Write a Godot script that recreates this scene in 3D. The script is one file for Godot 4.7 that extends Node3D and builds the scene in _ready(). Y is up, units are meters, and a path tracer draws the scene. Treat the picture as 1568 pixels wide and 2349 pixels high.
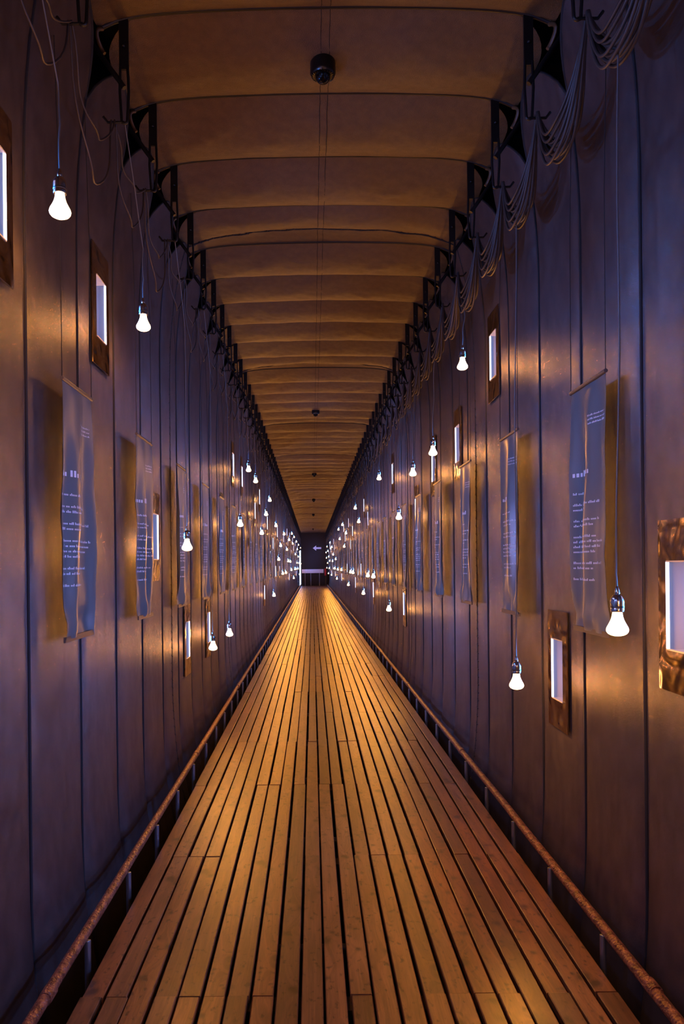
extends Node3D
# A long canvas corridor: plank deck, fabric walls laced to hoops, bare warm bulbs and small daylit windows.

const BAY := 0.6            # distance between two hoops
const LAST := 89            # last bay
const FIRST := -4           # first bay, behind the camera
const WALL := 1.13          # half width between the fabric walls
const EYE := 1.45           # height of the camera over the deck
const EYE_X := -0.086
const HOOK := 0.905         # distance of the hangers from the middle
const HOOK_Y := 3.44
const CEIL_Y := 3.955
const FLOOR_L := -0.888
const FLOOR_R := 0.934

const BULB_COLOR := Color(1.0, 0.635, 0.21)
const BULB_ENERGY := 0.32
const DAY_COLOR := Color(0.13, 0.53, 1.0)
const DAY_ENERGY := 3.1

var M := {}
var rng := RandomNumberGenerator.new()
var noise := FastNoiseLite.new()
var taken := {}

# heights over the eye of the bulb and the window of every second bay, from bay 4 on
var high_left := [1.22, 1.23, 0.17, -0.62, -0.62, 0.52, 1.30, 1.29, 0.58, 0.97, 1.33, -0.58, 0.96, 0.20, 0.57, -0.17, 0.97, -0.17, 0.57, 0.20, 0.97, 0.20, -0.12, 1.35, 0.98, -0.50, 1.35, -0.12, 0.60, -0.12, 1.30, 0.20, 0.95, -0.12, 0.57, 1.30, 0.20, -0.50, 0.95, -0.12, 0.57, 1.30, 0.20]
var high_right := [-0.175, -0.55, 1.33, 0.95, 0.93, 0.58, -0.54, 1.31, -0.15, -0.15, -0.51, 0.96, 1.34, -0.14, -0.14, -0.50, 0.98, 0.62, 1.36, -0.12, 0.98, 1.38, -0.12, -0.50, 0.30, -0.10, -0.10, 0.55, 0.25, 0.97, -0.45, 0.95, 1.30, 0.30, -0.12, 0.57, -0.45, 0.95, 0.20, 1.30, -0.12, 0.57, 0.97]


func _ready() -> void:
	rng.seed = 11
	noise.seed = 5
	noise.frequency = 1.0
	noise.noise_type = FastNoiseLite.TYPE_SIMPLEX_SMOOTH
	set_camera()
	make_materials()
	build_ground_and_shell()
	build_deck()
	build_wall(-1)
	build_wall(1)
	build_ceiling()
	build_hoops()
	build_rail(-1)
	build_rail(1)
	build_windows()
	build_end()
	build_banners()
	build_bulbs()
	build_cables()
	build_sensors()


func set_camera() -> void:
	var cam := Camera3D.new()
	cam.name = "camera"
	cam.projection = Camera3D.PROJECTION_FRUSTUM
	cam.near = 0.05
	cam.far = 200.0
	cam.size = 0.05 * 2349.0 / 1690.0
	cam.frustum_offset = Vector2(68.0, 123.5) / 1690.0 * 0.05
	cam.position = Vector3(EYE_X, EYE, 0.0)
	cam.rotation_degrees = Vector3(0, 0, -0.6)
	add_child(cam)
	cam.current = true
	var env := Environment.new()
	env.background_mode = Environment.BG_COLOR
	env.background_color = Color(0.0, 0.0, 0.0)
	env.tonemap_mode = Environment.TONE_MAPPER_LINEAR
	env.tonemap_exposure = 0.92
	env.sdfgi_enabled = true
	env.ssao_enabled = true
	env.ssil_enabled = true
	var w := WorldEnvironment.new()
	w.name = "world_environment"
	w.environment = env
	add_child(w)


# ---------------------------------------------------------------- nodes

func numbered(called: String) -> String:
	var n: int = taken.get(called, 0)
	taken[called] = n + 1
	return called if n == 0 else "%s_%03d" % [called, n]


func tag(o: Node, label: String, category: String, group := "") -> void:
	o.set_meta("label", label)
	o.set_meta("category", category)
	if group:
		o.set_meta("group", group)


func thing(called: String, label: String, category: String, at := Vector3.ZERO, group := "") -> Node3D:
	var o := Node3D.new()
	o.name = numbered(called)
	o.position = at
	add_child(o)
	tag(o, label, category, group)
	return o


func setting(called: String, label := "") -> Node3D:
	var o := Node3D.new()
	o.name = called
	add_child(o)
	o.set_meta("kind", "structure")
	if label:
		o.set_meta("label", label)
	return o


func begin() -> SurfaceTool:
	var st := SurfaceTool.new()
	st.begin(Mesh.PRIMITIVE_TRIANGLES)
	return st


func put(called: String, mesh: Mesh, mat: Material, parent: Node, at := Vector3.ZERO, turn := 0.0) -> MeshInstance3D:
	var o := MeshInstance3D.new()
	o.name = called
	o.mesh = mesh
	o.material_override = mat
	o.position = at
	o.rotation.y = turn
	parent.add_child(o, true)
	return o


func make(called: String, st: SurfaceTool, mat: Material, parent: Node, at := Vector3.ZERO) -> MeshInstance3D:
	return put(called, st.commit(), mat, parent, at)


# ---------------------------------------------------------------- shapes

func tri(st: SurfaceTool, p: Array, n: Array, uv: Array) -> void:
	var order := [0, 1, 2]
	if (p[1] - p[0]).cross(p[2] - p[0]).dot(n[0] + n[1] + n[2]) > 0.0:
		order = [0, 2, 1]
	for i in order:
		st.set_normal(n[i])
		st.set_uv(uv[i])
		st.add_vertex(p[i])


func quad(st: SurfaceTool, a: Vector3, b: Vector3, c: Vector3, d: Vector3, n: Vector3, ua := Vector2.ZERO, ub := Vector2.ZERO, uc := Vector2.ZERO, ud := Vector2.ZERO) -> void:
	tri(st, [a, b, c], [n, n, n], [ua, ub, uc])
	tri(st, [a, c, d], [n, n, n], [ua, uc, ud])


# a grid of points [i][j]; normals from the neighbours, turned to the side of hint; cells of skip (Vector2i) are left open
func grid(st: SurfaceTool, p: Array, hint: Vector3, uv_of: Callable, skip := {}) -> void:
	var nu := p.size()
	var nv: int = p[0].size()
	var n := []
	var uv := []
	for i in nu:
		var row := []
		var urow := []
		for j in nv:
			var du: Vector3 = p[mini(i + 1, nu - 1)][j] - p[maxi(i - 1, 0)][j]
			var dv: Vector3 = p[i][mini(j + 1, nv - 1)] - p[i][maxi(j - 1, 0)]
			var v := du.cross(dv).normalized()
			row.append(-v if v.dot(hint) < 0.0 else v)
			urow.append(uv_of.call(p[i][j]))
		n.append(row)
		uv.append(urow)
	for i in nu - 1:
		for j in nv - 1:
			if skip.has(Vector2i(i, j)):
				continue
			tri(st, [p[i][j], p[i + 1][j], p[i + 1][j + 1]], [n[i][j], n[i + 1][j], n[i + 1][j + 1]], [uv[i][j], uv[i + 1][j], uv[i + 1][j + 1]])
			tri(st, [p[i][j], p[i + 1][j + 1], p[i][j + 1]], [n[i][j], n[i + 1][j + 1], n[i][j + 1]], [uv[i][j], uv[i + 1][j + 1], uv[i][j + 1]])


func box(st: SurfaceTool, lo: Vector3, hi: Vector3) -> void:
	var c := [Vector3(lo.x, lo.y, lo.z), Vector3(hi.x, lo.y, lo.z), Vector3(hi.x, hi.y, lo.z), Vector3(lo.x, hi.y, lo.z), Vector3(lo.x, lo.y, hi.z), Vector3(hi.x, lo.y, hi.z), Vector3(hi.x, hi.y, hi.z), Vector3(lo.x, hi.y, hi.z)]
	quad(st, c[0], c[1], c[2], c[3], Vector3(0, 0, -1))
	quad(st, c[4], c[5], c[6], c[7], Vector3(0, 0, 1))
	quad(st, c[0], c[4], c[7], c[3], Vector3(-1, 0, 0))
	quad(st, c[1], c[5], c[6], c[2], Vector3(1, 0, 0))
	quad(st, c[0], c[1], c[5], c[4], Vector3(0, -1, 0))
	quad(st, c[3], c[2], c[6], c[7], Vector3(0, 1, 0))


# a bar of rectangular section w x d (d along the axis "across") from a to b
func bar(st: SurfaceTool, a: Vector3, b: Vector3, across: Vector3, w: float, d: float) -> void:
	var along := (b - a).normalized()
	var x := across.normalized() * w * 0.5
	var y := along.cross(across).normalized() * d * 0.5
	var k := [-x - y, x - y, x + y, -x + y]
	for i in 4:
		var j := (i + 1) % 4
		quad(st, a + k[i], a + k[j], b + k[j], b + k[i], (k[i] + k[j]).normalized())
	quad(st, a + k[0], a + k[1], a + k[2], a + k[3], -along)
	quad(st, b + k[0], b + k[1], b + k[2], b + k[3], along)


func tube(st: SurfaceTool, p: Array, r: float, seg := 8, capped := true) -> void:
	var rings := []
	var norms := []
	var ref := Vector3(0.13, 0.31, 0.94)
	for i in p.size():
		var t: Vector3 = (p[mini(i + 1, p.size() - 1)] - p[maxi(i - 1, 0)]).normalized()
		if absf(t.dot(ref)) > 0.95:
			ref = Vector3(0.9, 0.3, 0.1)
		var x := (ref - t * ref.dot(t)).normalized()
		ref = x
		var y := t.cross(x)
		var ring := []
		var nn := []
		for k in seg:
			var a := TAU * k / seg
			var d := x * cos(a) + y * sin(a)
			ring.append(p[i] + d * r)
			nn.append(d)
		rings.append(ring)
		norms.append(nn)
	var u := Vector2.ZERO
	for i in p.size() - 1:
		for k in seg:
			var l := (k + 1) % seg
			tri(st, [rings[i][k], rings[i][l], rings[i + 1][l]], [norms[i][k], norms[i][l], norms[i + 1][l]], [u, u, u])
			tri(st, [rings[i][k], rings[i + 1][l], rings[i + 1][k]], [norms[i][k], norms[i + 1][l], norms[i + 1][k]], [u, u, u])
	if capped:
		for e in [0, p.size() - 1]:
			var t2: Vector3 = (p[0] - p[1]).normalized() if e == 0 else (p[e] - p[e - 1]).normalized()
			for k in seg:
				tri(st, [p[e], rings[e][k], rings[e][(k + 1) % seg]], [t2, t2, t2], [u, u, u])


# profile of (radius, height) turned about the y axis
func lathe(st: SurfaceTool, prof: Array, seg := 20, at := Vector3.ZERO) -> void:
	var u := Vector2.ZERO
	for i in prof.size() - 1:
		var a: Vector2 = prof[i]
		var b: Vector2 = prof[i + 1]
		var na := lathe_normal(prof, i)
		var nb := lathe_normal(prof, i + 1)
		for k in seg:
			var f := TAU * k / seg
			var g := TAU * (k + 1) / seg
			var p := [at + turned(a, f), at + turned(a, g), at + turned(b, g), at + turned(b, f)]
			var n := [turned(na, f), turned(na, g), turned(nb, g), turned(nb, f)]
			if a.x > 1e-5:
				tri(st, [p[0], p[1], p[2]], [n[0], n[1], n[2]], [u, u, u])
			if b.x > 1e-5:
				tri(st, [p[0], p[2], p[3]], [n[0], n[2], n[3]], [u, u, u])


func lathe_normal(prof: Array, i: int) -> Vector2:
	var t: Vector2 = prof[mini(i + 1, prof.size() - 1)] - prof[maxi(i - 1, 0)]
	return Vector2(-t.y, t.x).normalized() if t.y < 0.0 or (t.y == 0.0 and prof[i].y > 0.0) else Vector2(t.y, -t.x).normalized()


func turned(v: Vector2, a: float) -> Vector3:
	return Vector3(v.x * cos(a), v.y, v.x * sin(a))


# ---------------------------------------------------------------- materials

func plain(c: Color, rough: float, metal := 0.0, spec := 0.5) -> StandardMaterial3D:
	var m := StandardMaterial3D.new()
	m.albedo_color = c
	m.roughness = rough
	m.metallic = metal
	m.metallic_specular = spec
	return m


func noise_picture(freq: float, side: int, octaves: int, as_normal: bool, strength := 4.0, from := Color.BLACK, to := Color.WHITE, kind := FastNoiseLite.TYPE_SIMPLEX_SMOOTH) -> NoiseTexture2D:
	var f := FastNoiseLite.new()
	f.seed = 40 + int(freq * 1000.0)
	f.noise_type = kind
	f.frequency = freq
	f.fractal_octaves = octaves
	var t := NoiseTexture2D.new()
	t.width = side
	t.height = side
	t.seamless = true
	t.noise = f
	t.as_normal_map = as_normal
	t.bump_strength = strength
	if not as_normal:
		var g := Gradient.new()
		g.set_color(0, from)
		g.set_color(1, to)
		t.color_ramp = g
	return t


func triplanar(m: StandardMaterial3D, scale: Vector3) -> StandardMaterial3D:
	m.uv1_triplanar = true
	m.uv1_world_triplanar = true
	m.uv1_scale = scale
	return m


func wood_picture() -> ImageTexture:
	var w := 512
	var h := 1024
	var n1 := FastNoiseLite.new()
	n1.seed = 3
	n1.frequency = 1.0
	var knots := []
	for i in 80:
		knots.append([Vector2(rng.randf() * 0.5, rng.randf() * 4.0), rng.randf_range(0.010, 0.028), rng.randf_range(0.4, 1.0)])
	var im := Image.create(w, h, false, Image.FORMAT_RGB8)
	for y in h:
		var v := 4.0 * y / h
		var near := []
		for k in knots:
			if absf(k[0].y - v) < 0.16:
				near.append(k)
		for x in w:
			var u := 0.5 * x / w
			var bend := 0.0
			var dark := 0.0
			for k in near:
				var dx: float = u - k[0].x
				var dy: float = v - k[0].y
				var q := dx * dx + dy * dy * 0.12
				bend += k[1] * 1.2 * exp(-q / (k[1] * k[1] * 2.5)) * signf(dx)
				dark += k[2] * exp(-(dx * dx + dy * dy * 0.7) / (k[1] * k[1] * 0.45))
			var g := n1.get_noise_2d((u + bend) * 60.0, v * 1.3)
			var rings := sin(((u + bend) * 190.0 + g * 5.0)) * 0.5 + 0.5
			var fine := n1.get_noise_2d(u * 420.0, v * 9.0 + 40.0)
			var patch := n1.get_noise_2d(u * 9.0 + 70.0, v * 2.2)
			var stain := clampf(n1.get_noise_2d(u * 24.0 + 170.0, v * 17.0) * 2.4 - 0.75, 0.0, 1.0)
			var t := clampf(0.62 + 0.2 * rings + 0.2 * fine + 0.3 * patch - 0.85 * stain - 0.85 * minf(dark, 1.0), 0.03, 1.0)
			im.set_pixel(x, y, Color(0.20, 0.125, 0.07).lerp(Color(0.555, 0.395, 0.25), t))
	return ImageTexture.create_from_image(im)


func make_materials() -> void:
	var wood := wood_picture()
	var woods := []
	for c in [Color(0.98, 0.93, 0.87), Color(0.86, 0.82, 0.78), Color(1.0, 0.9, 0.78), Color(0.78, 0.74, 0.7), Color(0.93, 0.86, 0.82), Color(1.0, 0.97, 0.9)]:
		var m := plain(c, 0.32, 0.0, 0.6)
		m.albedo_texture = wood
		m.heightmap_enabled = true
		m.heightmap_texture = wood
		m.heightmap_scale = 0.12
		woods.append(m)
	M.wood = woods
	M.joist = plain(Color(0.25, 0.2, 0.16), 0.8)
	M.zinc = plain(Color(0.55, 0.57, 0.6), 0.35, 0.9)
	var grain := noise_picture(0.42, 1024, 2, true, 5.0)
	var cloth := plain(Color(1, 1, 1), 0.26, 0.84, 0.5)
	cloth.albedo_texture = noise_picture(0.012, 512, 5, false, 0.0, Color(0.44, 0.41, 0.40), Color(0.56, 0.52, 0.51))
	cloth.normal_enabled = true
	cloth.normal_texture = grain
	cloth.normal_scale = 0.26
	cloth.anisotropy_enabled = true
	cloth.anisotropy = 0.92
	cloth.uv1_scale = Vector3(1.7, 0.9, 1.0)
	M.cloth = cloth
	var weave := noise_picture(0.3, 512, 3, true, 6.0)
	var canvas := plain(Color(1, 1, 1), 0.5, 0.0, 0.5)
	canvas.albedo_texture = noise_picture(0.02, 512, 5, false, 0.0, Color(0.28, 0.195, 0.11), Color(0.365, 0.265, 0.15))
	canvas.normal_enabled = true
	canvas.normal_texture = weave
	canvas.normal_scale = 0.5
	canvas.backlight_enabled = false
	canvas.uv1_scale = Vector3(1.6, 1.6, 1.0)
	M.canvas = canvas
	M.thread = plain(Color(0.07, 0.05, 0.04), 0.9)
	M.seam = plain(Color(0.045, 0.045, 0.055), 0.8)
	M.black = plain(Color(0.05, 0.05, 0.055), 0.45, 0.3)
	M.shell = plain(Color(0.10, 0.09, 0.09), 0.95)
	M.soil = plain(Color(0.09, 0.085, 0.08), 1.0)
	var rust := plain(Color(1, 1, 1), 0.42, 0.35, 0.5)
	rust.albedo_texture = noise_picture(0.02, 256, 5, false, 0.0, Color(0.24, 0.12, 0.08), Color(0.68, 0.46, 0.36))
	rust.normal_enabled = true
	rust.normal_texture = noise_picture(0.08, 256, 4, true, 6.0)
	rust.normal_scale = 0.7
	M.rust = triplanar(rust, Vector3(3, 3, 3))
	M.cable = plain(Color(0.2, 0.17, 0.15), 0.55)
	M.cord = plain(Color(0.32, 0.32, 0.32), 0.45)
	M.socket = plain(Color(0.80, 0.80, 0.82), 0.16, 1.0)
	M.socket_dark = plain(Color(0.12, 0.11, 0.11), 0.35)
	var foil := plain(Color(0.66, 0.56, 0.47), 0.14, 1.0)
	foil.normal_enabled = true
	foil.normal_texture = noise_picture(0.012, 256, 2, true, 10.0)
	foil.normal_scale = 0.32
	M.foil = triplanar(foil, Vector3(2.2, 2.2, 2.2))
	M.reveal = plain(Color(0.55, 0.55, 0.55), 0.25, 0.0, 0.5)
	var sheet := plain(Color(0.36, 0.40, 0.40), 0.34, 0.0, 0.7)
	sheet.backlight_enabled = true
	sheet.backlight = Color(0.5, 0.5, 0.5)
	M.banner = sheet
	M.print = plain(Color(0.90, 0.91, 0.93), 0.6)
	M.rod = plain(Color(0.32, 0.30, 0.30), 0.4, 0.4)
	M.plastic = plain(Color(0.03, 0.03, 0.035), 0.3)
	M.lens = plain(Color(0.02, 0.02, 0.02), 0.05)
	M.red = plain(Color(0.65, 0.06, 0.08), 0.4)
	M.white = plain(Color(0.85, 0.87, 0.92), 0.6)
	M.dark_door = plain(Color(0.14, 0.11, 0.09), 0.8)
	var glow := plain(Color(1.0, 0.93, 0.82), 0.5)
	glow.emission_enabled = true
	glow.emission = Color(1.0, 0.82, 0.58)
	glow.emission_energy_multiplier = 9.0
	M.bulb = glow
	var day := plain(Color(0.5, 0.5, 0.5), 0.3)
	day.emission_enabled = true
	day.emission = Color(0.20, 0.58, 1.0)
	day.emission_energy_multiplier = 6.5
	M.day = day
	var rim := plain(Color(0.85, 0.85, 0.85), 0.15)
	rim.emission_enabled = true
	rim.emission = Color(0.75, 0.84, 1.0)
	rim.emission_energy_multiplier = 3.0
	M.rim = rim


# ---------------------------------------------------------------- the shell and the deck

func build_ground_and_shell() -> void:
	var z0 := 2.9
	var z1 := -(LAST + 1) * BAY - 0.6
	var slabs := {
		"ground": [Vector3(-1.8, -0.75, z1), Vector3(1.8, -0.6, z0), M.soil],
		"roof": [Vector3(-1.8, 4.45, z1), Vector3(1.8, 4.55, z0), M.shell],
		"wall_outer_left": [Vector3(-1.8, -0.6, z1), Vector3(-1.7, 4.45, z0), M.shell],
		"wall_outer_right": [Vector3(1.7, -0.6, z1), Vector3(1.8, 4.45, z0), M.shell],
		"wall_back": [Vector3(-1.8, -0.75, z0), Vector3(1.8, 4.55, z0 + 0.1), M.shell],
		"wall_end": [Vector3(-1.8, -0.75, z1 - 0.1), Vector3(1.8, 4.55, z1), M.dark_door],
	}
	for k in slabs:
		var st := begin()
		box(st, slabs[k][0], slabs[k][1])
		var o := make(k, st, slabs[k][2], self)
		o.set_meta("kind", "structure")


func plank_shape(st: SurfaceTool, x0: float, x1: float, z0: float, z1: float, y: float, slip: float, uo: Vector2) -> void:
	var c := 0.003
	var t := 0.026
	var sect := [Vector2(x0, y - t), Vector2(x0, y - c), Vector2(x0 + c, y), Vector2(x1 - c, y), Vector2(x1, y - c), Vector2(x1, y - t)]
	var n := [Vector3(-1, 0, 0), Vector3(-0.7, 0.7, 0), Vector3(0, 1, 0), Vector3(0.7, 0.7, 0), Vector3(1, 0, 0), Vector3(0, -1, 0)]
	var dist := 0.0
	for i in 6:
		var a: Vector2 = sect[i]
		var b: Vector2 = sect[(i + 1) % 6]
		var e := dist + a.distance_to(b)
		var ua := uo + Vector2(dist, 0)
		var ub := uo + Vector2(e, 0)
		var lv := Vector2(0, z0 - z1)
		quad(st, Vector3(a.x, a.y, z0), Vector3(b.x, b.y, z0), Vector3(b.x + slip, b.y, z1), Vector3(a.x + slip, a.y, z1), n[i], uv_wood(ua), uv_wood(ub), uv_wood(ub + lv), uv_wood(ua + lv))
		dist = e if i < 4 else 0.0
	for i in range(1, 5):
		var p := [sect[0], sect[i], sect[i + 1]]
		for z in [z0, z1]:
			var s: float = 0.0 if z == z0 else slip
			var nn := Vector3(0, 0, 1) if z == z0 else Vector3(0, 0, -1)
			tri(st, [Vector3(p[0].x + s, p[0].y, z), Vector3(p[1].x + s, p[1].y, z), Vector3(p[2].x + s, p[2].y, z)], [nn, nn, nn], [uv_wood(uo), uv_wood(uo + Vector2(0.02, 0)), uv_wood(uo + Vector2(0.03, 0.01))])


func uv_wood(v: Vector2) -> Vector2:
	return Vector2(v.x / 0.5, v.y / 4.0)


func build_deck() -> void:
	var deck := setting("floor", "deck of long worn brown planks with open joints")
	var rows := 22
	var pitch := (FLOOR_R - FLOOR_L) / rows
	var found := []
	for r in rows:
		var z := 2.31 + 1.2 * rng.randi_range(0, 1)     # behind the camera
		while z > -53.9:
			var length: float = [1.2, 2.4, 2.4, 3.6][rng.randi_range(0, 3)]
			var end := maxf(z - length, -53.9)
			found.append([r, z, end])
			z = end
	found.sort_custom(func(a, b): return a[2] > b[2])
	var rest := [begin(), begin(), begin()]
	var count := 0
	for f in found:
		var x: float = FLOOR_L + pitch * f[0]
		var gap := rng.randf_range(0.008, 0.0135)
		var shift := rng.randf_range(-0.0025, 0.0025)
		var x0 := x + gap * 0.5 + shift
		var x1 := x + pitch - gap * 0.5 + shift
		var y := rng.randf_range(-0.0025, 0.0015)
		var slip := rng.randf_range(-0.003, 0.003)
		var uo := Vector2(rng.randf_range(0.0, 0.34), rng.randf_range(0.0, 0.35))
		var tone: int = rng.randi_range(0, 5)
		var seen: bool = f[2] < -2.3
		if seen and count < 300:
			var st := begin()
			plank_shape(st, x0, x1, f[1] - 0.0015, f[2] + 0.0015, y, slip, uo)
			make("plank", st, M.wood[tone], deck)
			count += 1
		else:
			plank_shape(rest[tone % 3], x0, x1, f[1] - 0.0015, f[2] + 0.0015, y, slip, uo)
	for i in 3:
		var o := make("far_planks", rest[i], M.wood[[0, 1, 4][i]], deck)
		o.set_meta("kind", "stuff")
	var j := begin()
	box(j, Vector3(FLOOR_L + 0.02, -0.12, -0.04), Vector3(FLOOR_R - 0.02, -0.03, 0.04))
	var joist := j.commit()
	var zj := 2.31
	while zj > -53.9:
		put("joist", joist, M.joist, deck, Vector3(0, 0, zj))
		zj -= 1.2
	var rb := begin()
	tube(rb, [Vector3(FLOOR_L + 0.05, -0.075, 0), Vector3(FLOOR_R - 0.05, -0.075, 0)], 0.02, 8)
	var rod := rb.commit()
	zj = -2.93
	while zj > -20.0:
		put("cross_rod", rod, M.zinc, deck, Vector3(0, 0, zj))
		zj -= 1.15
	for x in [FLOOR_L + 0.05, -0.3, 0.35, FLOOR_R - 0.05]:
		var b := begin()
		box(b, Vector3(x - 0.03, -0.32, -53.9), Vector3(x + 0.03, -0.122, 2.3))
		make("bearer", b, M.joist, deck)


# ---------------------------------------------------------------- fabric walls

func lean(y: float) -> float:            # how far the wall leans in at height y
	var h := y - EYE
	var up := maxf(h - 1.45, 0.0)
	var down := maxf(-h - 1.2, 0.0)
	return 0.085 * up * up + 0.05 * up * up * up + 0.10 * down * down


func billow(t: float, y: float) -> float:  # how far the cloth swells in between two hoops, t from 0 to 1
	var h := y - EYE
	var a := 0.010 + 0.030 * pow(clampf((h - 1.2) / 1.2, 0.0, 1.0), 1.5) + 0.075 * pow(clampf((-h - 0.85) / 1.0, 0.0, 1.0), 1.6)
	var e := absf(2.0 * t - 1.0)
	return a * (1.0 - pow(e, 5.0))


func top_of(t: float) -> float:
	return 3.55 + 0.26 * pow(sin(PI * clampf(t, 0.0, 1.0)), 0.7)


# one bay of the left wall, its middle at z = 0; hole = Rect2(z, y, w, h)
func panel_shape(hole: Rect2, has_hole: bool, seed_of: float) -> ArrayMesh:
	var zs := []
	var half := BAY * 0.5 - 0.004
	for i in 15:
		var e := -1.0 + 2.0 * i / 14.0
		zs.append(half * (e * 1.25 - 0.25 * e * e * e))
	var ys := []
	for i in 27:
		ys.append(lerpf(-0.5, 3.55, i / 26.0))
	for i in 5:
		ys.append(3.55 + 0.052 * (i + 1))
	if has_hole:
		zs = with_lines(zs, [hole.position.x, hole.end.x])
		ys = with_lines(ys, [hole.position.y, hole.end.y])
	var skip := {}
	var p := []
	var q := []
	for i in zs.size():
		var row := []
		var back := []
		var t: float = zs[i] / (2.0 * half) + 0.5
		for j in ys.size():
			var y: float = ys[j]
			var top := top_of(t)
			if y > 3.5501:
				y = lerpf(3.55, top, (y - 3.55) / 0.26)
			var x := lean(y) + billow(t, y) + 0.003 * noise.get_noise_3d(zs[i] * 5.0, y * 0.9, seed_of)
			row.append(Vector3(x, y, zs[i]))
			back.append(Vector3(x - 0.004, y, zs[i]))
			if has_hole and zs[i] > hole.position.x - 0.001 and zs[i] < hole.end.x - 0.001 and y > hole.position.y - 0.001 and y < hole.end.y - 0.001:
				skip[Vector2i(i, j)] = true
		p.append(row)
		q.append(back)
	var st := begin()
	var uv_of := func(v: Vector3) -> Vector2: return Vector2(v.z + seed_of * 0.37, v.y + seed_of * 0.21)
	grid(st, p, Vector3(1, 0, 0), uv_of, skip)
	grid(st, q, Vector3(-1, 0, 0), uv_of, skip)
	return st.commit()


func with_lines(a: Array, more: Array) -> Array:
	var out := []
	for v in a:
		if more.all(func(m): return absf(m - v) > 0.012):
			out.append(v)
	out.append_array(more)
	out.sort()
	return out


func window_height(side: int, bay: int) -> float:
	if bay % 2 != 0:
		return -9.0
	if bay < 4:
		return {-4: 0.57, -2: 0.95, 0: 1.3, 2: 0.42}[bay] if side < 0 else {-4: 0.57, -2: 0.2, 0: -0.55, 2: -0.15}[bay]
	var list: Array = high_left if side < 0 else high_right
	return list[mini((bay - 4) / 2, list.size() - 1)]


func build_wall(side: int) -> void:
	var wall := setting("wall_left" if side < 0 else "wall_right", "wall of brown satin cloth panels drawn between hoops, with dark seams")
	var turn := 0.0 if side < 0 else PI
	var shared := []
	for i in 3:
		shared.append(panel_shape(Rect2(), false, i * 3.7))
	var cord := begin()
	var pts := []
	for i in 30:
		var y := lerpf(-0.5, 3.56, i / 29.0)
		pts.append(Vector3(lean(y) + 0.002, y, 0))
	tube(cord, pts, 0.0065, 6)
	var cord_mesh := cord.commit()
	var hem := begin()
	pts = []
	for i in 17:
		var t := i / 16.0
		var y := top_of(t)
		pts.append(Vector3(lean(y) + billow(t, y), y, (t - 0.5) * (BAY - 0.008)))
	tube(hem, pts, 0.006, 6)
	var hem_mesh := hem.commit()
	var stitch := begin()
	for i in 70:
		var y := lerpf(-0.3, 3.68, i / 69.0)
		var x := lean(y) + billow(0.5, y)
		bar(stitch, Vector3(x + 0.002, y, -0.012), Vector3(x + 0.002, y + 0.012, 0.012), Vector3(0, 1, 0), 0.007, 0.005)
	pts = []
	for i in 40:
		var y := lerpf(-0.45, 3.78, i / 39.0)
		pts.append(Vector3(lean(y) + billow(0.5, y) + 0.0005, y, 0))
	tube(stitch, pts, 0.003, 5)
	var stitch_mesh := stitch.commit()
	for k in range(FIRST, LAST + 1):
		var at := Vector3(side * WALL, 0, -k * BAY)
		var h := window_height(side, k)
		var mesh: ArrayMesh = shared[posmod(k, 3)]
		if h > -5.0:
			mesh = panel_shape(Rect2(-0.0775, h + EYE + 0.03 - 0.1475, 0.155, 0.295), true, k * 1.3)
		var panel := put("wall_panel", mesh, M.cloth, wall, at, turn)
		put("hem", hem_mesh, M.seam, panel)
		if posmod(k, 6) == 3:
			put("lacing", stitch_mesh, M.seam, panel)
		put("seam_cord", cord_mesh, M.seam, wall, at + Vector3(0, 0, -BAY * 0.5), turn)


# ---------------------------------------------------------------- ceiling

func arch(x: float) -> float:
	var e := absf(x) / 1.02
	return CEIL_Y - 0.035 * e * e - 0.055 * pow(e, 9.0)


func sag(t: float) -> float:               # how far the cloth hangs below its hoops
	return -0.088 * pow(sin(PI * pow(clampf(t, 0.0, 1.0), 1.2)), 0.85)


func reach(t: float) -> float:             # the cloth is drawn in at its two nearer corners
	if t > 0.34:
		return 1.0
	return 0.79 + 0.21 * sqrt(1.0 - pow(1.0 - t / 0.34, 2.0))


func canvas_point(x: float, t: float, kind: int, seed_of: float) -> Vector3:
	var e := absf(x) / 1.02
	var side := 1.0 - 0.75 * pow(e, 6.0)
	var y := arch(x) + sag(t) * side
	if kind == 1:      # nearer half of a laced bay: slack, its free edge hanging lower at the sides
		y = arch(x) - 0.055 * e * e * t / 0.62 - 0.05 * sin(PI * clampf(t / 0.62, 0.0, 1.0)) * side
	elif kind == 2:    # farther half
		y = arch(x) - 0.05 * e * e * (1.0 - t) / 0.40 + 0.012 * (1.0 - t) / 0.40
	y += 0.014 * noise.get_noise_3d(x * 3.2 + t * 2.0, t * 3.0, seed_of) * sin(PI * t)
	y += 0.009 * noise.get_noise_3d(x * 9.0 - t * 6.0, t * 7.0, seed_of + 9.0) * sin(PI * t) * (0.3 + e)
	return Vector3(x, y, -(t - 0.5) * BAY)


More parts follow.
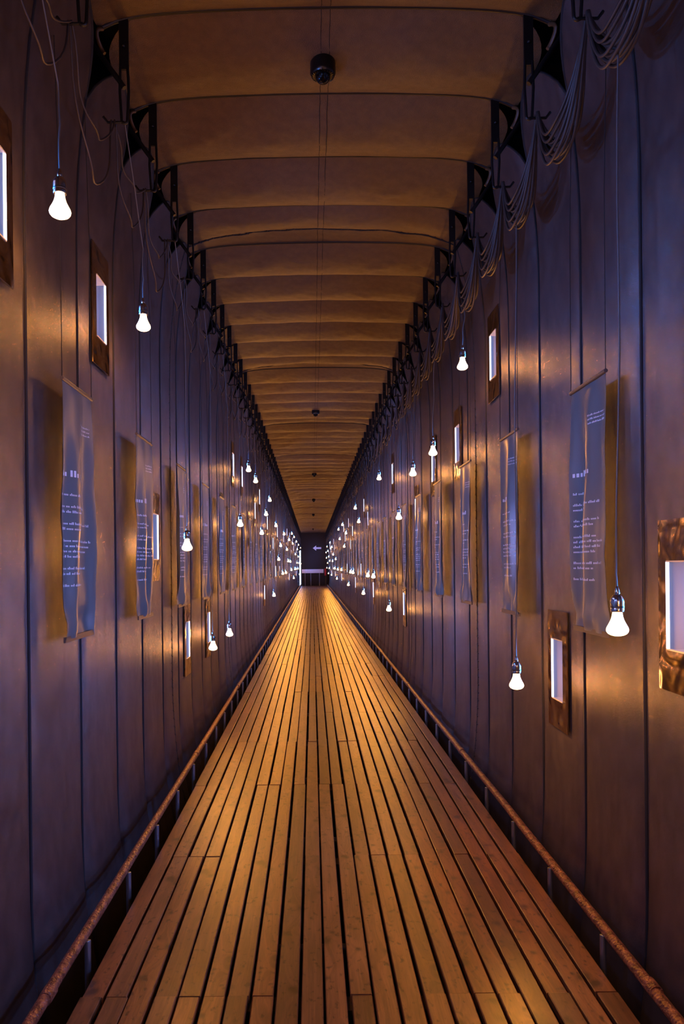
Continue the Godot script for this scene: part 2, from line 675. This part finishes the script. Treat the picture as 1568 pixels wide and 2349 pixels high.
func canvas_shape(from: float, to: float, kind: int, seed_of: float) -> ArrayMesh:
	var p := []
	var q := []
	var n := 28
	var m := 18 if kind == 0 else 10
	for i in n + 1:
		var e := -1.0 + 2.0 * i / n
		var x := 1.02 * (1.15 * e - 0.15 * e * e * e)
		var row := []
		var back := []
		for j in m + 1:
			var t := lerpf(from, to, pow(j / float(m), 1.25))
			var v := canvas_point(x * reach(t), t, kind, seed_of)
			row.append(v)
			back.append(v + Vector3(0, 0.004, 0))
		p.append(row)
		q.append(back)
	var st := begin()
	var uv_of := func(v: Vector3) -> Vector2: return Vector2(v.x + seed_of * 0.37, v.z + seed_of * 0.13)
	grid(st, p, Vector3(0, -1, 0), uv_of)
	grid(st, q, Vector3(0, 1, 0), uv_of)
	return st.commit()


func stitching_shape(from: float, to: float, kind: int, seed_of: float) -> ArrayMesh:
	var st := begin()
	for x in [-0.02, 0.02]:
		var pts := []
		for i in 13:
			var t := lerpf(from, to, i / 12.0)
			pts.append(canvas_point(x + 0.0015 * sin(t * 23.0), t, kind, seed_of) + Vector3(0, -0.0005, 0))
		tube(st, pts, 0.0018, 4, false)
	return st.commit()


func build_ceiling() -> void:
	var ceiling := setting("ceiling", "brown canvas ceiling slung bay by bay between hoops")
	var shared := []
	for i in 5:
		shared.append([canvas_shape(0.0, 1.0, 0, i * 5.1), stitching_shape(0.0, 1.0, 0, i * 5.1)])
	var near_half := [canvas_shape(0.0, 0.62, 1, 31.0), stitching_shape(0.0, 0.6, 1, 31.0)]
	var far_half := [canvas_shape(0.60, 1.0, 2, 37.0), stitching_shape(0.62, 1.0, 2, 37.0)]
	var lace := begin()
	var hem := []
	for i in 41:
		hem.append(canvas_point(lerpf(-1.0, 1.0, i / 40.0), 0.62, 1, 31.0) + Vector3(0, -0.002, 0))
	tube(lace, hem, 0.007, 6)
	for i in range(1, 40):
		bar(lace, hem[i] + Vector3(0, -0.003, 0.014), hem[i] + Vector3(0.012, 0.006, -0.016), Vector3(1, 0, 0), 0.013, 0.010)
	var lace_mesh := lace.commit()
	for k in range(FIRST, LAST + 1):
		var at := Vector3(0, 0, -k * BAY)
		if posmod(k, 6) == 3:
			var a := put("canvas_panel", near_half[0], M.canvas, ceiling, at)
			put("stitching", near_half[1], M.thread, a)
			put("lacing", lace_mesh, M.thread, a)
			var b := put("canvas_panel", far_half[0], M.canvas, ceiling, at)
			put("stitching", far_half[1], M.thread, b)
			continue
		var v: Array = shared[posmod(k * 7 + k / 5, 5)]
		var c := put("canvas_panel", v[0], M.canvas, ceiling, at)
		put("stitching", v[1], M.thread, c)


func build_hoops() -> void:
	var st := begin()
	var pts := []
	for i in 25:
		var x := lerpf(-1.03, 1.03, i / 24.0)
		pts.append(Vector3(x, arch(x) + 0.001, 0))
	tube(st, pts, 0.011, 8)
	var bow := st.commit()
	var hang := []
	var brace := []
	var tie := []
	for side in [-1, 1]:
		st = begin()
		var x: float = side * HOOK
		bar(st, Vector3(x, arch(x), 0), Vector3(x, 3.68, 0), Vector3(1, 0, 0), 0.042, 0.012)
		pts = [Vector3(x - 0.016, 3.70, 0.002), Vector3(x - 0.020, 3.58, 0.002)]
		for i in 9:
			var a := PI + PI * i / 8.0
			pts.append(Vector3(x + cos(a) * 0.013, HOOK_Y + 0.012 + sin(a) * 0.013, 0.002))
		pts.append_array([Vector3(x + 0.020, 3.58, 0.002), Vector3(x + 0.016, 3.70, 0.002)])
		tube(st, pts, 0.0065, 6)
		lathe(st, [Vector2(0.0, 0.006), Vector2(0.008, 0.005), Vector2(0.009, -0.005), Vector2(0.0, -0.006)], 10, Vector3(x, 3.78, 0.012))
		tube(st, [Vector3(x, HOOK_Y + 0.004, 0.002), Vector3(x + side * 0.075, HOOK_Y + 0.004, 0.002), Vector3(x + side * 0.095, HOOK_Y + 0.03, 0.002)], 0.006, 6)
		hang.append(st.commit())
		st = begin()
		tube(st, [Vector3(x, 3.60, -0.002), Vector3(side * 1.075, 3.84, -0.002)], 0.012, 8)
		brace.append(st.commit())
		st = begin()
		pts = []
		for i in 9:
			var a := i / 8.0
			pts.append(Vector3(side * (1.0 + 0.02 * sin(a * PI)), arch(0.98) - 0.02 - 0.09 * a, 0.03 * sin(a * 5.0)))
		tube(st, pts, 0.009, 6)
		tie.append(st.commit())
	for k in range(FIRST, LAST + 1):
		var o := thing("ceiling_hoop", "black steel hoop with looped hangers " + ("before a laced canvas joint" if posmod(k, 6) == 2 else "behind a laced canvas joint" if posmod(k, 6) == 3 else "between plain canvas bays"), "hoop", Vector3(0, 0, -k * BAY - BAY * 0.5), "hoops " + ("before laced joints" if posmod(k, 6) == 2 else "behind laced joints" if posmod(k, 6) == 3 else "between plain bays"))
		put("bow", bow, M.black, o)
		for i in 2:
			put("hanger", hang[i], M.black, o)
			put("brace", brace[i], M.black, o)
			put("canvas_tie", tie[i], M.canvas, o)


# ---------------------------------------------------------------- rails

func build_rail(side: int) -> void:
	var x := FLOOR_L - 0.055 if side < 0 else FLOOR_R + 0.05
	var called := "rusty brown pipe rail low along the deck below the wall with single cords" if side < 0 else "rusty brown pipe rail low along the deck below the wall with thick cable bundles"
	var o := thing("pipe_rail", called, "rail", Vector3(x, 0, 0))
	var pts := []
	for i in 140:
		var z := lerpf(2.3, -53.8, i / 139.0)
		pts.append(Vector3(0.006 * noise.get_noise_2d(z * 0.6, side * 5.0), 0.092 + 0.004 * noise.get_noise_2d(z * 0.8, side * 9.0), z))
	var st := begin()
	tube(st, pts, 0.0195, 12)
	make("pipe", st, M.rust, o)
	st = begin()
	lathe(st, [Vector2(0.0, 0.085), Vector2(0.012, 0.085), Vector2(0.012, -0.32), Vector2(0.0, -0.32)], 8)
	var post := st.commit()
	st = begin()
	tube(st, [Vector3(0, 0, 0.03), Vector3(0, 0, -0.03)], 0.0225, 12)
	var sleeve := st.commit()
	for k in range(FIRST, LAST):
		var z := -k * BAY - BAY * 0.5
		put("rail_post", post, M.zinc, o, Vector3(-side * 0.02, 0, z))
		if posmod(k, 5) == 3:
			put("sleeve", sleeve, M.rust, o, Vector3(0, 0.092, z - 0.25))


# ---------------------------------------------------------------- windows

func build_windows() -> void:
	var w := 0.155
	var h := 0.295
	var fw := 0.275
	var fh := 0.575
	var deep := 0.16
	var frame := begin()     # plate with an opening, facing +x, its back at x = 0
	var o := [Vector2(-fw / 2, -fh / 2), Vector2(fw / 2, -fh / 2), Vector2(fw / 2, fh / 2), Vector2(-fw / 2, fh / 2)]
	var i_ := [Vector2(-w / 2, -h / 2), Vector2(w / 2, -h / 2), Vector2(w / 2, h / 2), Vector2(-w / 2, h / 2)]
	var t := 0.006
	var c := 0.002
	for k in 4:
		var l := (k + 1) % 4
		var a: Vector2 = o[k]
		var b: Vector2 = o[l]
		var out := Vector2(b.y - a.y, a.x - b.x).normalized()
		quad(frame, p3(t, a), p3(t, b), p3(t, i_[l]), p3(t, i_[k]), Vector3(1, 0, 0))
		quad(frame, p3(0, a), p3(0, b), p3(t, b), p3(t, a), Vector3(0, out.y, out.x))
		quad(frame, p3(0, i_[k]), p3(0, i_[l]), p3(t, i_[l]), p3(t, i_[k]), Vector3(0, -out.y, -out.x))
		quad(frame, p3(0, a), p3(0, b), p3(0, i_[l]), p3(0, i_[k]), Vector3(-1, 0, 0))
	var frame_mesh := frame.commit()
	var reveal := begin()    # tube of four pale boards behind the opening
	for k in 4:
		var l := (k + 1) % 4
		var a: Vector2 = i_[k]
		var b: Vector2 = i_[l]
		var inward := -Vector2(b.y - a.y, a.x - b.x).normalized()
		var far_a := a - inward * 0.006
		var far_b := b - inward * 0.006
		quad(reveal, p3(0, a), p3(0, b), p3(-deep, b), p3(-deep, a), Vector3(0, inward.y, inward.x))
		quad(reveal, p3(0, far_a), p3(0, far_b), p3(-deep, far_b), p3(-deep, far_a), Vector3(0, -inward.y, -inward.x))
	var reveal_mesh := reveal.commit()
	var pane := begin()
	box(pane, Vector3(-deep - 0.006, -h / 2 - 0.006, -w / 2 - 0.006), Vector3(-deep, h / 2 + 0.006, w / 2 + 0.006))
	var pane_mesh := pane.commit()
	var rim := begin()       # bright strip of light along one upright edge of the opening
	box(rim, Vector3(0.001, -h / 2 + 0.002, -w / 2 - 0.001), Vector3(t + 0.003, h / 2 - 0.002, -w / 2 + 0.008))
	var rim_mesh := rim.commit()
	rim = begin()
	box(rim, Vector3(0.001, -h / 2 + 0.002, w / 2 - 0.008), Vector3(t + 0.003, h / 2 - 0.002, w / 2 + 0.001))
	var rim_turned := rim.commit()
	var lip := begin()       # clear lip along the other edges
	for k in [0, 2]:
		var l: int = (k + 1) % 4
		bar(lip, p3(t * 0.5 + 0.001, i_[k]), p3(t * 0.5 + 0.001, i_[l]), Vector3(1, 0, 0), t + 0.004, 0.005)
	var lip_mesh := lip.commit()
	var number := 1
	for side in [-1, 1]:
		for k in range(FIRST, LAST + 1, 2):
			var height := window_height(side, k) + EYE + 0.03
			var name_of := setting("window_%d" % number, "small bright window with pale blue reveal in a bronze foil frame")
			number += 1
			var y := height
			name_of.position = Vector3(side * (WALL - lean(y) - 0.020), y, -k * BAY)
			name_of.rotation.y = 0.0 if side < 0 else PI
			put("frame", frame_mesh, M.foil, name_of)
			put("reveal", reveal_mesh, M.reveal, name_of)
			put("window_pane", pane_mesh, M.day, name_of)
			put("lip", lip_mesh, M.reveal, name_of)
			var far := -1.0 if side < 0 else 1.0        # the strip sits on the edge away from the way in
			put("light_strip", rim_mesh if side < 0 else rim_turned, M.rim, name_of)
			var a := SpotLight3D.new()
			a.name = "strip_light"
			a.light_color = DAY_COLOR
			a.light_energy = DAY_ENERGY
			a.light_size = 0.03
			a.spot_range = 60.0
			a.spot_attenuation = 2.0
			a.spot_angle = 64.0
			a.spot_angle_attenuation = 1.0
			a.shadow_enabled = true
			a.position = Vector3(t + 0.005, 0, far * (w / 2 - 0.005))
			a.rotation.y = -PI / 2.0 - far * 0.38
			name_of.add_child(a)


func p3(x: float, v: Vector2) -> Vector3:
	return Vector3(x, v.y, v.x)


# ---------------------------------------------------------------- banners

func banner_point(z: float, y: float, w: float, h: float, seed_of: float) -> Vector3:
	var e := clampf(y / h + 0.5, 0.0, 1.0)
	var loose := sin(PI * e)
	var x := 0.016 * sin(z / w * 11.0 + seed_of * 3.0 + 1.2 * e) * pow(loose, 0.6) + 0.006 * sin(z / w * 17.0 + seed_of) * (1.0 - e)
	x += 0.014 * noise.get_noise_2d(z * 3.0 + seed_of * 7.0, y * 1.6) * loose
	x += 0.016 * exp(-pow((e - 0.05) / 0.05, 2.0)) * cos(z / w * 5.0 + seed_of)
	return Vector3(x, y, z)


func banner_shape(w: float, h: float, seed_of: float) -> ArrayMesh:
	var st := begin()
	var p := []
	var q := []
	for i in 19:
		var row := []
		var back := []
		var z := w * (i / 18.0 - 0.5)
		for j in 33:
			var v := banner_point(z, h * (j / 32.0 - 0.5), w, h, seed_of)
			row.append(v)
			back.append(v - Vector3(0.0012, 0, 0))
		p.append(row)
		q.append(back)
	var uv_of := func(v: Vector3) -> Vector2: return Vector2(v.z, v.y)
	grid(st, p, Vector3(1, 0, 0), uv_of)
	grid(st, q, Vector3(-1, 0, 0), uv_of)
	return st.commit()


# rows of small print: short strokes that follow the sheet
func print_shape(w: float, h: float, seed_of: float, kind: int) -> ArrayMesh:
	var st := begin()
	var r := RandomNumberGenerator.new()
	r.seed = 90 + kind * 17
	var lines := []
	for i in 3:
		lines.append([h * 0.36 - i * 0.016, 0.02, 0.15, 0.007])
	lines.append([h * 0.135, -0.155, 0.02, 0.026])
	var y := h * 0.06
	for block in [1, 2, 2, 4, 2, 1]:
		for i in block:
			lines.append([y, -0.155, -0.155 + r.randf_range(0.12, 0.26) if i == block - 1 else r.randf_range(0.06, 0.14), 0.010])
			y -= 0.021
		y -= 0.026
	for l in lines:
		var z: float = l[1]
		while z < l[2]:
			var word := r.randf_range(0.012, 0.04) * (2.4 if l[3] > 0.02 else 1.0)
			while word > 0.0 and z < l[2]:
				var tall: float = l[3] * (1.0 if r.randf() < 0.3 else 0.62)
				var a := banner_point(-z, l[0], w, h, seed_of) + Vector3(0.0012, 0, 0)
				var letter: float = l[3] * 0.42
				var b := banner_point(-z - letter, l[0], w, h, seed_of) + Vector3(0.0012, 0, 0)
				quad(st, a, b, b + Vector3(0, tall, 0), a + Vector3(0, tall, 0), Vector3(1, 0, 0))
				z += letter * 1.55
				word -= letter * 1.55
			z += l[3] * 0.55
	return st.commit()


func level(h: float) -> String:
	return "high" if h > 0.8 else "middle" if h > 0.0 else "low"


func build_banners() -> void:
	var w := 0.36
	var h := 1.01
	var kinds := []
	for i in 4:
		kinds.append([banner_shape(w, h, i * 1.9 + 0.4), print_shape(w, h, i * 1.9 + 0.4, i)])
	var st := begin()
	tube(st, [Vector3(0.002, 0, -w / 2 - 0.012), Vector3(0.002, 0, w / 2 + 0.012)], 0.008, 8)
	var rod := st.commit()
	st = begin()
	bar(st, Vector3(0.0, 0, -w / 2 - 0.004), Vector3(0.0, 0, w / 2 + 0.004), Vector3(0, 1, 0), 0.022, 0.008)
	var foot := st.commit()
	for side in [-1, 1]:
		for k in range(1, LAST, 2):
			var y := EYE + 0.228
			var at := Vector3(side * (WALL - 0.088), y, -k * BAY - (0.02 if side < 0 else 0.0))
			var wall_of := "wall with single cords" if side < 0 else "wall with thick cable bundles"
			var label := "grey text banner between %s and %s window on %s" % [level(window_height(side, k - 1)), level(window_height(side, k + 1)), wall_of]
			var group := "banners between %s and %s windows, %s" % [level(window_height(side, k - 1)), level(window_height(side, k + 1)), wall_of]
			var o := thing("text_banner", label, "banner", at, group)
			o.rotation.y = 0.0 if side < 0 else PI
			var v: Array = kinds[(k / 2 + (2 if side > 0 else 0)) % 4]
			var sheet := put("sheet", v[0], M.banner, o)
			put("print", v[1], M.print, sheet)
			put("top_rod", rod, M.rod, o, Vector3(0, h / 2, 0))
			put("bottom_bar", foot, M.rod, o, Vector3(0, -h / 2, 0))
			for z in [-w / 2 - 0.008, w / 2 + 0.008]:
				st = begin()
				var top_y := 3.5 - y
				tube(st, [Vector3(0.002, h / 2, z), Vector3(0.0, 1.2, z), Vector3(-0.088 + lean(3.5) + billow(z / BAY + 0.5, 3.5) + 0.006, top_y, z)], 0.0016, 4)
				make("cord", st, M.seam, o)


# ---------------------------------------------------------------- bulbs

func build_bulbs() -> void:
	var st := begin()
	var prof := [Vector2(0.0148, 0.034), Vector2(0.0158, 0.028), Vector2(0.0175, 0.018), Vector2(0.0215, 0.006), Vector2(0.0275, -0.006), Vector2(0.0330, -0.016), Vector2(0.0350, -0.0235), Vector2(0.0338, -0.030), Vector2(0.0290, -0.0365), Vector2(0.0200, -0.0415), Vector2(0.0100, -0.0440), Vector2(0.0, -0.0448)]
	lathe(st, prof, 22)
	lathe(st, [Vector2(0.0, 0.034), Vector2(0.0148, 0.034)], 22)
	var glass := st.commit()
	st = begin()
	lathe(st, [prof[0], prof[3], prof[5], prof[7], prof[9], prof[11]], 10)
	lathe(st, [Vector2(0.0, 0.034), Vector2(0.0148, 0.034)], 10)
	var small_glass := st.commit()
	st = begin()
	lathe(st, [Vector2(0.0, 0.034), Vector2(0.0195, 0.034), Vector2(0.0215, 0.036), Vector2(0.0215, 0.046), Vector2(0.0200, 0.048), Vector2(0.0200, 0.052), Vector2(0.0215, 0.054), Vector2(0.0215, 0.070), Vector2(0.0200, 0.078), Vector2(0.0140, 0.088), Vector2(0.0090, 0.092), Vector2(0.0, 0.092)], 24)
	var socket := st.commit()
	st = begin()
	lathe(st, [Vector2(0.0, 0.090), Vector2(0.0075, 0.091), Vector2(0.0085, 0.096), Vector2(0.0085, 0.104), Vector2(0.0060, 0.110), Vector2(0.0040, 0.118), Vector2(0.0, 0.118)], 14)
	var grip := st.commit()
	st = begin()
	lathe(st, [Vector2(0.0205, 0.0475), Vector2(0.0222, 0.0490), Vector2(0.0222, 0.0530), Vector2(0.0205, 0.0545)], 24)
	var ring := st.commit()
	for side in [-1, 1]:
		for k in range(FIRST, LAST + 1, 2):
			var h := window_height(side, k)
			var z := -k * BAY - (0.03 if side < 0 else 0.0)
			var at := Vector3(side * HOOK, h + EYE - 0.02, z)
			var wall_of := "wall with single cords" if side < 0 else "wall with thick cable bundles"
			var how := "high on a short cord" if h > 1.1 else "just above banner tops" if h > 0.8 else "level with upper banners" if h > 0.4 else "level with banner middles" if h > 0.0 else "level with banner bottoms" if h > -0.3 else "low below the banners"
			var o := thing("hanging_bulb", "bare glowing bulb %s by the %s" % [how, wall_of], "light bulb", at, "bulbs %s by the %s" % [how, wall_of])
			put("bulb", glass if k < 16 and k > 3 else small_glass, M.bulb, o)
			var s := put("socket", socket, M.socket, o)
			put("ring", ring, M.socket_dark, s)
			put("cord_grip", grip, M.socket, s)
			var p := [Vector3(0, 0.112, 0)]
			var top := HOOK_Y - at.y
			if side < 0:       # straight up, then aslant to a hanger
				var hook_z := -k * BAY + BAY * 0.5 - z
				var kink := top - 0.42
				for i in 5:
					p.append(Vector3(0.003 * sin(i * 2.0 + k), lerpf(0.16, kink, i / 4.0), 0.003 * cos(i * 1.7 + k)))
				p.append(Vector3(0, lerpf(kink, top, 0.06), hook_z * 0.03))
				p.append(Vector3(0.004, lerpf(kink, top, 0.5), hook_z * 0.52))
				p.append(Vector3(0, top + 0.01, hook_z))
			else:              # straight up to the cable bundle
				top -= 0.325 if k < 14 else 0.265
				for i in 8:
					var f := i / 7.0
					p.append(Vector3(0.02 * f + 0.004 * sin(i * 1.3 + k), lerpf(0.16, top, f), 0.010 * sin(PI * f) * cos(k * 1.7)))
			st = begin()
			tube(st, p, 0.0028, 6)
			make("cord", st, M.cord, o)
			var l := OmniLight3D.new()
			l.name = "bulb_light"
			l.light_color = BULB_COLOR
			l.light_energy = BULB_ENERGY
			l.light_size = 0.03
			l.omni_range = 60.0
			l.omni_attenuation = 2.0
			l.shadow_enabled = true
			l.position = Vector3(0, -0.012, 0)
			o.add_child(l)


# ---------------------------------------------------------------- cables between the hangers

func build_cables() -> void:
	var r := RandomNumberGenerator.new()
	r.seed = 77
	var strands := []
	for i in 12:
		var st := begin()
		var deep := 0.22 + 0.02 * (i % 6) + r.randf_range(0.0, 0.03)
		var off := Vector3(r.randf_range(-0.048, 0.048), r.randf_range(-0.01, 0.012), 0)
		var skew := r.randf_range(-0.12, 0.12)
		var pts := []
		for j in 23:
			var t := j / 22.0
			var shape := 1.0 - pow(absf(2.0 * t - 1.0), 2.6)
			var wide := sin(PI * t)
			pts.append(Vector3(off.x * wide * 1.2 + 0.004 * cos(i * 2.1), HOOK_Y + 0.016 + off.y - deep * shape, -(t - 0.5 + skew * wide * 0.15) * (BAY - 0.016)))
		tube(st, pts, 0.0062, 6, false)
		strands.append(st.commit())
	for k in range(FIRST, LAST + 1):
		var level_of := level(window_height(1, k)) if posmod(k, 2) == 0 else ""
		var burden := "with %s bulb hung below" % {"high": "a high", "middle": "a middle-height", "low": "a low"}[level_of] if level_of else "beside a laced wall seam" if posmod(k, 6) == 3 else "with no bulb below, beside plain panel"
		var o := thing("cable_bundle", "looped bundle of brown cables on black hangers, " + burden, "cable", Vector3(HOOK + 0.035, 0, -k * BAY), "cable bundles " + burden)
		var n := 12 if k < 14 else 6 if k < 30 else 4
		for i in n:
			put("strand", strands[(i + k * 5) % 12 if k >= 14 else i], M.cable, o)
	var loops := []
	for i in 4:
		var st := begin()
		var pts := []
		var deep := 0.12 + 0.10 * i
		for j in 21:
			var t := j / 20.0
			pts.append(Vector3(0.01 * sin(j * 0.7 + i), HOOK_Y + 0.012 - deep * (1.0 - pow(absf(2.0 * t - 1.0), 2.2)), -(t - 0.5) * (BAY - 0.012)))
		tube(st, pts, 0.0042, 6, false)
		loops.append(st.commit())
	for k in range(FIRST, LAST + 1):
		var o := thing("slack_cord", "slack thin brown cords looped between two black hangers", "cord", Vector3(-HOOK - 0.05, 0, -k * BAY), "slack cords slung from hanger to hanger")
		put("strand", loops[posmod(k * 3, 4)], M.cable, o)
		put("strand", loops[posmod(k * 3 + 2, 4)], M.cable, o)


func build_sensors() -> void:
	var st := begin()
	lathe(st, [Vector2(0.0, 0.13), Vector2(0.03, 0.13), Vector2(0.03, 0.088), Vector2(0.052, 0.086), Vector2(0.061, 0.076), Vector2(0.062, 0.02), Vector2(0.056, 0.006), Vector2(0.044, 0.0), Vector2(0.040, 0.006), Vector2(0.0, 0.006)], 24)
	var body := st.commit()
	st = begin()
	lathe(st, [Vector2(0.038, 0.006), Vector2(0.034, -0.012), Vector2(0.022, -0.024), Vector2(0.0, -0.029)], 20)
	var dome := st.commit()
	for z in [3.56, 11.5, 19.3, 26.9, 34.7, 48.0]:
		var o := thing("ceiling_sensor", "round black dome sensor fixed under the canvas ceiling", "sensor", Vector3(-0.01, CEIL_Y - 0.145, -z), "dome sensors along the ceiling")
		put("housing", body, M.plastic, o)
		put("dome", dome, M.lens, o)


# ---------------------------------------------------------------- far end

func build_end() -> void:
	var z := -54.2
	var st := begin()
	box(st, Vector3(-1.05, -0.2, z - 0.05), Vector3(1.05, 3.95, z))
	var door := make("door_1", st, M.dark_door, self)
	door.set_meta("kind", "structure")
	st = begin()
	var o := [Vector2(-0.31, 0), Vector2(-0.06, 0.19), Vector2(-0.06, 0.065), Vector2(0.31, 0.065), Vector2(0.31, -0.065), Vector2(-0.06, -0.065), Vector2(-0.06, -0.19)]
	for i in range(1, 6):
		var f := 0.006
		tri(st, [Vector3(o[0].x, o[0].y, f), Vector3(o[i].x, o[i].y, f), Vector3(o[i + 1].x, o[i + 1].y, f)], [Vector3(0, 0, 1), Vector3(0, 0, 1), Vector3(0, 0, 1)], [Vector2.ZERO, Vector2.ZERO, Vector2.ZERO])
	var arrow := make("arrow_sign", st, M.white, self, Vector3(0.27, EYE + 1.3, z))
	tag(arrow, "white arrow pointing left on the dark end wall", "sign")
	var lit := setting("door_2", "tall narrow bright doorway gap at the far end")
	st = begin()
	box(st, Vector3(-0.05, 0.0, -0.03), Vector3(0.05, 2.6, 0.0))
	make("lit_gap_light", st, M.rim, lit)
	lit.position = Vector3(-0.98, 0.0, -54.16)
	var gap := AreaLight3D.new()
	gap.name = "gap_light"
	gap.area_size = Vector2(0.1, 2.6)
	gap.light_color = DAY_COLOR
	gap.light_energy = 0.3
	gap.area_range = 40.0
	gap.shadow_enabled = true
	gap.position = Vector3(0, 1.3, 0.01)
	gap.rotation.y = PI
	lit.add_child(gap)
	# barrier of pale slats on thin legs
	var b := thing("slat_barrier", "low barrier of pale slats on thin legs before the dark end wall", "barrier", Vector3(0, 0, -53.3))
	for i in 16:
		st = begin()
		var x := -0.80 + i * 0.098
		bar(st, Vector3(x, 0.93, 0), Vector3(x, 1.2, 0.05), Vector3(1, 0, 0), 0.085, 0.012)
		make("slat", st, M.white, b)
	for x in [-0.62, -0.2, 0.42]:
		st = begin()
		tube(st, [Vector3(x, 0, -0.02), Vector3(x, 0.97, -0.02)], 0.025, 8)
		make("leg", st, M.zinc, b)
	st = begin()
	lathe(st, [Vector2(0.0, 0.55), Vector2(0.02, 0.55), Vector2(0.03, 0.5), Vector2(0.075, 0.46), Vector2(0.08, 0.02), Vector2(0.07, 0.0), Vector2(0.0, 0.0)], 16)
	var ext := make("fire_extinguisher", st, M.red, self, Vector3(0.86, 0.72, -53.7))
	tag(ext, "red cylinder mounted beside the pale slat barrier", "extinguisher")
	st = begin()
	box(st, Vector3(-0.04, -0.72, -0.2), Vector3(0.06, -0.01, 0.06))
	make("stand", st, M.black, ext)
